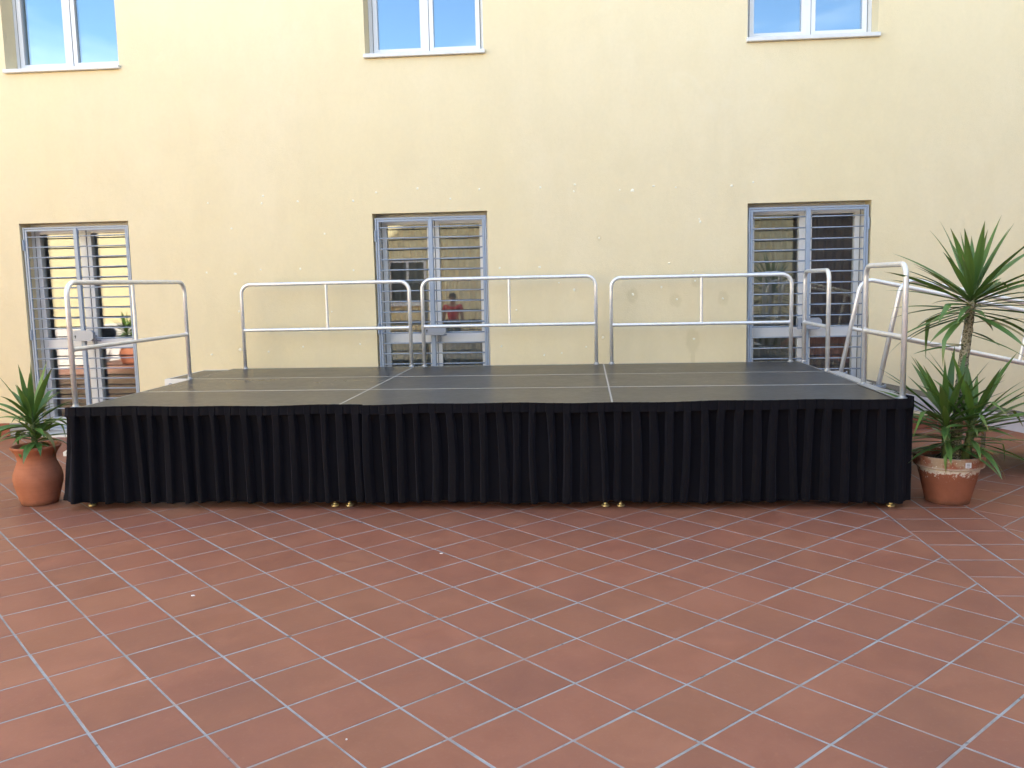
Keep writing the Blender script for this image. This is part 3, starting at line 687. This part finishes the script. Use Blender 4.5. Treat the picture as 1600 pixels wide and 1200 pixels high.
ramp_rail(1.018, 'leaning aluminium handrail along the near side of the access ramp', .075, 2.2, (1.02, 1.9))
ramp_rail(1.982, 'leaning aluminium handrail along the far, wall side of the access ramp', .055, 2.2, (.98, 1.9))

# ------------------------------------------------------------------ steps at the left rear
stp = empty('stage_steps', (*st(0, 0), 0), SA); tag(stp, 'white framed steps with dark landing behind the left rear of the stage', 'steps')
MB().box(-.262, -.012, 2.03, 2.86, SZ-.012, SZ-.001).build('landing', 'deck', stp)
lf = MB(); lf.box(-.28, -.262, 2.0, 2.89, SZ-.085, SZ); lf.box(-.262, -.012, 2.0, 2.03, SZ-.085, SZ+.001); lf.box(-.262, -.012, 2.86, 2.89, SZ-.085, SZ+.001); lf.build('landing_frame', 'dado', stp)
for i, (x0, z) in enumerate(((-.54, .57), (-.82, .38), (-1.10, .19))): MB().cbox(x0, x0+.30, 2.04, 2.85, z-.03, z, .003).build('tread', 'deck', stp)
for y0 in (2.0, 2.86):
    s_ = MB(); pts = [(-.26, SZ-.09), (-.05, SZ-.09), (-.05, SZ-.22), (-1.26, .0), (-1.38, .0), (-1.38, .04)]
    s_.rings([[(x, y0, z) for x, z in pts], [(x, y0+.03, z) for x, z in pts]]); s_.build('stringer', 'dado', stp)
MB().tube([(-.22, 1.985, SZ-.055), (-.22, 1.999, SZ-.055)], .018, 12).build('knob', 'steel', stp, 'auto')

# ------------------------------------------------------------------ potted yuccas
def leaf_mesh(base, az, el, L, w, droop, rnd, name='leaf', mat='leafA', kink=None):
    n = 10; c = Vector(base); R = []; uvs = []
    yaw = az; tw = rnd.gauss(0, .35)
    for i in range(n+1):
        t = i/n
        e_ = el-droop*t**1.7
        if kink and t > kink[0]: e_ -= kink[1]
        yaw_ = yaw+rnd.gauss(0, .012)
        d = Vector((cos(yaw_)*cos(e_), sin(yaw_)*cos(e_), sin(e_)))
        if i: c = c+d*(L/n)
        side = Vector((-sin(yaw_), cos(yaw_), 0)); nrm = d.cross(side); a = tw*t; side, nrm = side*cos(a)+nrm*sin(a), nrm*cos(a)-side*sin(a)
        wd_ = w*(.42+1.15*t/.38*.5 if t < .38 else 1.0*(1-((t-.38)/.62)**1.5)) if True else w
        wd_ = max(wd_, .0008); ch = wd_*.22*(1-.5*t)
        R.append([c+side*wd_*.5, c+side*wd_*.25+nrm*ch*-.75*-1*.2, c-nrm*ch*-1*-1*1.0, c-side*wd_*.25+nrm*ch*.15, c-side*wd_*.5])
    mb = MB(); mb.rings(R, False, False, False)
    me = bpy.data.meshes.new(name); me.from_pydata([tuple(v) for v in mb.v], [], mb.f); me.materials.append(M[mat])
    uv = me.uv_layers.new(name='uv')
    for p in me.polygons:
        p.use_smooth = True
        for li in p.loop_indices:
            vi = me.loops[li].vertex_index; uv.data[li].uv = ((vi//5)/n, (vi % 5)/4)
    return me
def rosette(parent, base, axis_h, count, L, w, el_hi, el_lo, droop, rnd, mat, squash=1.0, az0=0, spread=.02):
    for k in range(count):
        t = (k+.5)/count
        az = az0+k*2.39996+rnd.gauss(0, .25); el = el_hi+(el_lo-el_hi)*t**.85+rnd.gauss(0, .13)
        b = Vector(base)+Vector((cos(az)*spread, sin(az)*spread, axis_h*(1-t)))
        ll = L*(1-.28*abs(t-.55)*2)*rnd.uniform(.72, 1.15)
        mt = mat if not (t > .86 and rnd.random() < .35) else 'leafDry'
        kink = (rnd.uniform(.6, .8), rnd.uniform(.5, 1.1)) if t > .45 and rnd.random() < .22 else None
        me = leaf_mesh(b, az, el, ll, w*rnd.uniform(.85, 1.15), droop*(.35+t)*rnd.uniform(.6, 1.4), rnd, mat=mt, kink=kink)
        o = bpy.data.objects.new('leaf', me); COL.objects.link(o); o.parent = parent
def soil_disc(r, z, parent, rnd):
    seg = 28; mb = MB(); R = []
    for q in (1, .8, .55, .3, .08): R.append([(r*q*cos(2*pi*i/seg), r*q*sin(2*pi*i/seg), z+(1-q)*.012+rnd.uniform(-.006, .006)*(q < 1)) for i in range(seg)])
    mb.rings(R, False, True).build('soil', 'soil', parent, True)
def vase(parent):
    pr = [(.128, 0), (.135, .006), (.142, .03), (.158, .09), (.174, .14), (.181, .185), (.178, .225), (.165, .262), (.150, .295), (.139, .325), (.142, .355), (.156, .385), (.172, .405), (.182, .416), (.186, .426), (.182, .433), (.170, .434), (.155, .424), (.138, .39), (.128, .345)]
    return MB().lathe(pr, 48, True, False, fn=lambda a, z: 1+.006*sin(2*a+z*9)+.004*sin(5*a)).build('pot', 'potL', parent, True)
# left plant
rnd = random.Random(21)
lx, ly = st(-.425, .165)
pl = empty('potted_yucca', (lx, ly, 0)); tag(pl, 'young yucca in a smooth vase shaped terracotta pot left of the stage', 'potted plant')
vase(pl); soil_disc(.15, .392, pl, rnd)
MB().tube([(.0, .0, .385), (-.005, .0, .5), (-.012, 0, .60), (-.01, 0, .70)], .02, 10, [.026, .024, .021, .015]).build('stem', 'stem', pl, True)
pl.scale = (.97, .97, 1.05)
rosette(pl, (-.01, 0, .60), .10, 9, .44, .055, 1.45, .85, .25, rnd, 'leafB', az0=.6)
rosette(pl, (-.01, 0, .54), .12, 30, .40, .052, .95, .15, .95, rnd, 'leafB', az0=2.1)
rosette(pl, (.02, -.01, .44), .08, 22, .33, .052, .8, -.05, 1.35, rnd, 'leafB', az0=.2)
# right plant
rnd = random.Random(34)
qx, qy = st(6.39, .225)
pr_ = empty('potted_yucca', (qx, qy, 0)); tag(pr_, 'tall yucca with two tiers of leaves in a lime stained pot right of the stage', 'potted plant')
rp = [(.142, 0), (.146, .004), (.150, .02), (.208, .262), (.212, .262), (.226, .264), (.232, .27), (.236, .335), (.236, .342), (.231, .346), (.214, .346), (.208, .335), (.196, .262), (.19, .24)]
pot = MB().lathe(rp, 48, True, False, fn=lambda a, z: 1+.004*sin(3*a+1)+.003*sin(7*a)).build('pot', 'potR', pr_, 'auto')
soil_disc(.205, .298, pr_, rnd)
sa_ = -pi/2+.16
lb = MB()
def on_pot(a, z, r=.2372): return (r*cos(a), r*sin(a), z)
lb.rings([[on_pot(sa_-.09, .287), on_pot(sa_, .287), on_pot(sa_+.09, .287)], [on_pot(sa_-.09, .324), on_pot(sa_, .324), on_pot(sa_+.09, .324)]], False, False, False).build('price_sticker', 'sticker', pot)
for q in range(3): MB().quad(on_pot(sa_-.06, .294+q*.010, .2384), on_pot(sa_+.05, .294+q*.010, .2384), on_pot(sa_+.05, .298+q*.010, .2384), on_pot(sa_-.06, .298+q*.010, .2384)).build('print_line', 'ink', pot)
def scaly(path, r0, r1, name, mat, rnd, rings=46):
    P = [Vector(p) for p in path]; out = []; 
    L = [0]
    for i in range(1, len(P)): L.append(L[-1]+(P[i]-P[i-1]).length)
    mb = MB(); R = []; seg = 14
    for k in range(rings+1):
        s = L[-1]*k/rings
        for i in range(1, len(L)):
            if s <= L[i]+1e-6: c = P[i-1].lerp(P[i], (s-L[i-1])/(L[i]-L[i-1])); break
        r = r0+(r1-r0)*k/rings
        R.append([(c.x+r*(1+.16*((q+k) % 2)*((k % 3) > 0)+rnd.uniform(-.08, .1))*cos(2*pi*q/seg), c.y+r*(1+.16*((q+k) % 2)*((k % 3) > 0)+rnd.uniform(-.08, .1))*sin(2*pi*q/seg), c.z) for q in range(seg)])
    mb.rings(R); return mb.build(name, mat, pr_)
scaly([(.055, .03, .29), (.06, .03, .5), (.068, .025, .75), (.085, .02, 1.0), (.10, .01, 1.2), (.115, .0, 1.42)], .036, .027, 'trunk', 'bark', rnd)
MB().tube([(-.02, -.02, .29), (-.03, -.02, .45), (-.035, -.02, .62)], .02, 10, [.036, .03, .02]).build('shoot', 'stem', pr_, True)
MB().tube([(.10, -.03, .29), (.125, -.03, .45), (.14, -.03, .60)], .02, 10, [.032, .028, .018]).build('shoot', 'stem', pr_, True)
rosette(pr_, (.12, .0, 1.40), .15, 26, .64, .058, 1.50, .35, .30, rnd, 'leafA', az0=.4, spread=.018)
rosette(pr_, (.115, .0, 1.32), .14, 38, .66, .046, .55, -.28, .42, rnd, 'leafA', az0=1.3, spread=.02)
rosette(pr_, (-.035, -.02, .54), .12, 30, .62, .052, 1.35, .12, .30, rnd, 'leafA', az0=2.0)
rosette(pr_, (-.03, -.02, .40), .12, 20, .46, .042, .45, -.2, .7, rnd, 'leafA', az0=.9)
rosette(pr_, (.14, -.03, .52), .12, 30, .62, .048, 1.35, .15, .36, rnd, 'leafB', az0=3.0)
rosette(pr_, (.13, -.03, .38), .12, 20, .46, .040, .4, -.25, .7, rnd, 'leafA', az0=.3)
for az, el, L_, zb in ((-2.85, .12, .38, 1.12), (-2.4, -1.15, .42, 1.10), (3.05, -.05, .36, 1.12), (-1.9, -1.3, .34, 1.02), (-.4, -.3, .40, 1.2), (.6, -.2, .42, 1.22), (-2.2, .1, .45, 1.28), (-.9, .2, .45, 1.27)):
    o = bpy.data.objects.new('leaf', leaf_mesh((.095, .0, zb), az, el, L_, .034, .3, rnd)); COL.objects.link(o); o.parent = pr_

for az, el, L_, w_, b_ in ((3.0, .85, .60, .055, (-.05, -.02, .58)), (3.3, .62, .58, .055, (-.05, -.03, .56)), (-2.95, .40, .60, .05, (-.05, -.04, .54)), (2.9, .12, .50, .036, (-.05, -.02, .46)), (-2.8, -.02, .46, .036, (-.05, -.04, .42)), (3.2, .05, .44, .034, (-.05, -.02, .37)),
                           (-.3, .75, .62, .056, (.15, -.04, .56)), (.15, .5, .60, .054, (.16, -.03, .54)), (-.5, .35, .55, .05, (.15, -.05, .52)), (-.15, .12, .5, .034, (.15, -.04, .44)), (-.6, -.1, .42, .034, (.15, -.05, .40)), (-1.2, .1, .36, .036, (.05, -.05, .42)), (-2.0, .6, .5, .05, (-.04, -.04, .54))):
    o = bpy.data.objects.new('leaf', leaf_mesh(b_, az, el, L_, w_, .35, rnd)); COL.objects.link(o); o.parent = pr_
# small litter on the tiles
for k, (x, y) in enumerate(((-2.08, 4.33), (-.86, 5.07), (-.86, 2.907))):
    n = 6; r = (.008, .007, .003)[k]; q = [(r*random.uniform(.6, 1.3)*cos(2*pi*i/n)*1.5, r*random.uniform(.6, 1.2)*sin(2*pi*i/n)) for i in range(n)]
    o = MB().rings([[(a, b, .0005) for a, b in q], [(a*.8, b*.8, .004) for a, b in q]]).build('litter_scrap', 'litter'); o.location = (x, y, 0)
    tag(o, ('white paper scrap on the tiles in the left foreground', 'white scrap lying on a tile joint before the centre of the stage', 'tiny pale crumb on the nearest tiles of the foreground')[k], 'litter', 'scraps lying on the tiles')

# ------------------------------------------------------------------ other sides of the courtyard (behind and beside the camera)
def wing(name, x0, x1, y0, y1, h, mat, label, face, dado, wins):
    o = empty(name, ((x0+x1)/2, (y0+y1)/2, 0)); ox, oy = o.location.x, o.location.y
    MB().box(x0-ox, x1-ox, y0-oy, y1-oy, 0, h).build('wall', mat, o)
    MB().box(x0-ox-.15, x1-ox+.15, y0-oy-.15, y1-oy+.15, h, h+.25).build('roof', 'roof', o)
    def face_box(u0, u1, z0, z1, d0, d1):
        if face == '+x': return MB().box(x1-ox+d0, x1-ox+d1, u0-oy, u1-oy, z0, z1)
        if face == '-x': return MB().box(x0-ox-d1, x0-ox-d0, u0-oy, u1-oy, z0, z1)
        return MB().box(u0-ox, u1-ox, y1-oy+d0, y1-oy+d1, z0, z1)
    if dado:
        u0, u1 = (y0, y1) if 'x' in face else (x0, x1); face_box(u0, u1, 0, dado, .002, .02).build('dado', 'dado', o)
    for (u0, u1, z0, z1) in wins:
        w = face_box(u0, u1, z0, z1, .004, .05).build('window', 'white', o); m = (u0+u1)/2
        face_box(u0+.08, m-.04, z0+.08, z1-.08, .051, .055).build('pane', 'black', w); face_box(m+.04, u1-.08, z0+.08, z1-.08, .051, .055).build('pane', 'black', w)
        face_box(u0-.05, u1+.05, z0-.04, z0, .004, .1).build('sill', 'marble', w)
    return tag(o, label, 'building')
wing('side_wing', -19, -11.02, -16, 16, 5.2, 'yellow2', 'sunlit ochre wing with white dado, mirrored in the leftmost barred door', '+x', .86, [(3.8, 5.0, 1.2, 2.6), (-4, -2.8, 1.2, 2.6)])
wing('side_wing', 9.02, 17, -7.5, 16, 16.0, 'grey_wall', 'tall pale wing to the right of the courtyard, shading the stage', '-x', 0, [(-4, -2.8, 1.0, 2.6), (0, 1.2, 1.0, 2.6), (4, 5.2, 4.2, 5.6), (0, 1.2, 4.2, 5.6)])
wing('opposite_building', -10.9, 6.4, -15, -8.02, 5.6, 'yellow2', 'low cream building facing the stage across the courtyard', '+y', 0, [(-6, -4.8, 1.0, 2.4), (-1.2, 0, 1.0, 2.4), (3.4, 4.6, 1.0, 2.4)])
wing('added_dark_block', 6.5, 15, -15, -8.1, 4.6, 'dark_wall', 'unseen dark grey block added facing the stage to darken the reflection in the rightmost door', '+y', 0, [])  # invented block, added only to darken what the rightmost door reflects

# ------------------------------------------------------------------ person mirrored in the middle door
def skin_mesh(name, joints, edges, mat, parent, root=0, sub=2):
    me = bpy.data.meshes.new(name); me.from_pydata([j[:3] for j in joints], edges, []); me.materials.append(M[mat])
    o = bpy.data.objects.new(name, me); COL.objects.link(o); o.parent = parent
    md = o.modifiers.new('skin', 'SKIN'); md.use_smooth_shade = True
    sv = me.skin_vertices[0].data
    for i, j in enumerate(joints): sv[i].radius = (j[3], j[4] if len(j) > 4 else j[3]); sv[i].use_root = i == root
    o.modifiers.new('round', 'SUBSURF').levels = sub; o.modifiers['round'].render_levels = sub
    return o
K_ = 1.36/1.70
per = empty('person', (-3.02, -1.35, 0), RAD(-8)); per.scale = (1.02, .92, .81)
tag(per, 'person in red T-shirt and dark trousers, mirrored in the middle barred door', 'person')
jb = [(0, 0, .92, .12, .085), (0, 0, 1.08, .125, .08), (0, .0, 1.25, .14, .09), (0, -.01, 1.38, .11, .07), (0, 0, 1.45, .05), (0, .015, 1.52, .068, .075), (0, .02, 1.60, .082, .095), (0, .012, 1.67, .062, .075)]
eb = [(i, i+1) for i in range(7)]
for s_ in (-1, 1):
    n = len(jb); jb += [(s_*.15, -.01, 1.365, .058), (s_*.21, -.02, 1.12, .042), (s_*.235, .03, .90, .032), (s_*.235, .045, .84, .036, .02)]; eb += [(3, n), (n, n+1), (n+1, n+2), (n+2, n+3)]
    hb = n+3
    for f_, (dy, ln_, dxx) in enumerate(((.03, .075, 0), (.012, .085, 0), (-.006, .08, 0), (-.022, .065, 0))):
        q = len(jb); jb += [(s_*.236, .045+dy, .79, .0095), (s_*.232, .05+dy*1.05, .79-ln_*.5, .0085), (s_*.224, .058+dy*1.05, .79-ln_, .007)]; eb += [(hb, q), (q, q+1), (q+1, q+2)]
    q = len(jb); jb += [(s_*.222, .082, .815, .010), (s_*.212, .10, .775, .008)]; eb += [(hb, q), (q, q+1)]
    n = len(jb); jb += [(s_*.095, 0, .86, .085), (s_*.10, .012, .49, .055), (s_*.10, -.015, .10, .036), (s_*.10, .03, .035, .034, .03), (s_*.105, .13, .028, .035, .022)]; eb += [(0, n), (n, n+1), (n+1, n+2), (n+2, n+3), (n+3, n+4)]
body = skin_mesh('body', jb, eb, 'skin', per)
js = [(0, 0, .90, .145, .105), (0, 0, 1.08, .14, .10), (0, 0, 1.25, .155, .105), (0, -.01, 1.39, .11, .08)]; es = [(0, 1), (1, 2), (2, 3)]
for s_ in (-1, 1): n = len(js); js += [(s_*.165, -.01, 1.365, .075), (s_*.20, -.018, 1.17, .065)]; es += [(3, n), (n, n+1)]
skin_mesh('shirt', js, es, 'red', per)
jt = [(0, 0, .93, .13, .095)]; et = []
for s_ in (-1, 1): n = len(jt); jt += [(s_*.095, 0, .85, .10), (s_*.10, .012, .49, .078), (s_*.10, -.01, .08, .068)]; et += [(0, n), (n, n+1), (n+1, n+2)]
skin_mesh('trousers', jt, et, 'navy', per)
hr = MB(); hr.lathe([(.082, 1.585), (.093, 1.64), (.083, 1.69), (.055, 1.725), (.015, 1.738)], 20, False, True, c=(0, .0)); hr.build('hair', 'hair', per, True).location.y = 0
for s_ in (-1, 1): MB().lathe([(.001, 1.603), (.009, 1.606), (.010, 1.612), (.001, 1.617)], 10, c=(s_*.032, .098)).build('eye', 'hair', per, True); MB().cbox(s_*.105-.012, s_*.105+.012, -.005, .02, 1.575, 1.63, .006).build('ear', 'skin', per, True)
MB().rings([[(-.012, .10, 1.615), (.012, .10, 1.615), (0, .112, 1.615)], [(-.018, .10, 1.572), (.018, .10, 1.572), (0, .132, 1.572)]]).build('nose', 'skin', per, True)
MB().cbox(-.026, .026, .096, .108, 1.538, 1.548, .003).build('mouth', 'red', per)
for s_ in (-1, 1): MB().cbox(s_*.10-.045, s_*.10+.045, -.075, .185, .002, .075, .02).build('shoe', 'black', per, True)
# a vase plant in the sun by the left wing, mirrored in the leftmost door
pm = empty('potted_yucca', (-10.1, .42, 0)); tag(pm, 'yucca in a vase pot by the sunlit wing, mirrored in the leftmost door', 'potted plant')
for ch in list(pl.children):
    c = ch.copy(); COL.objects.link(c); c.parent = pm
pm.scale = (1.15, 1.15, 1.15)
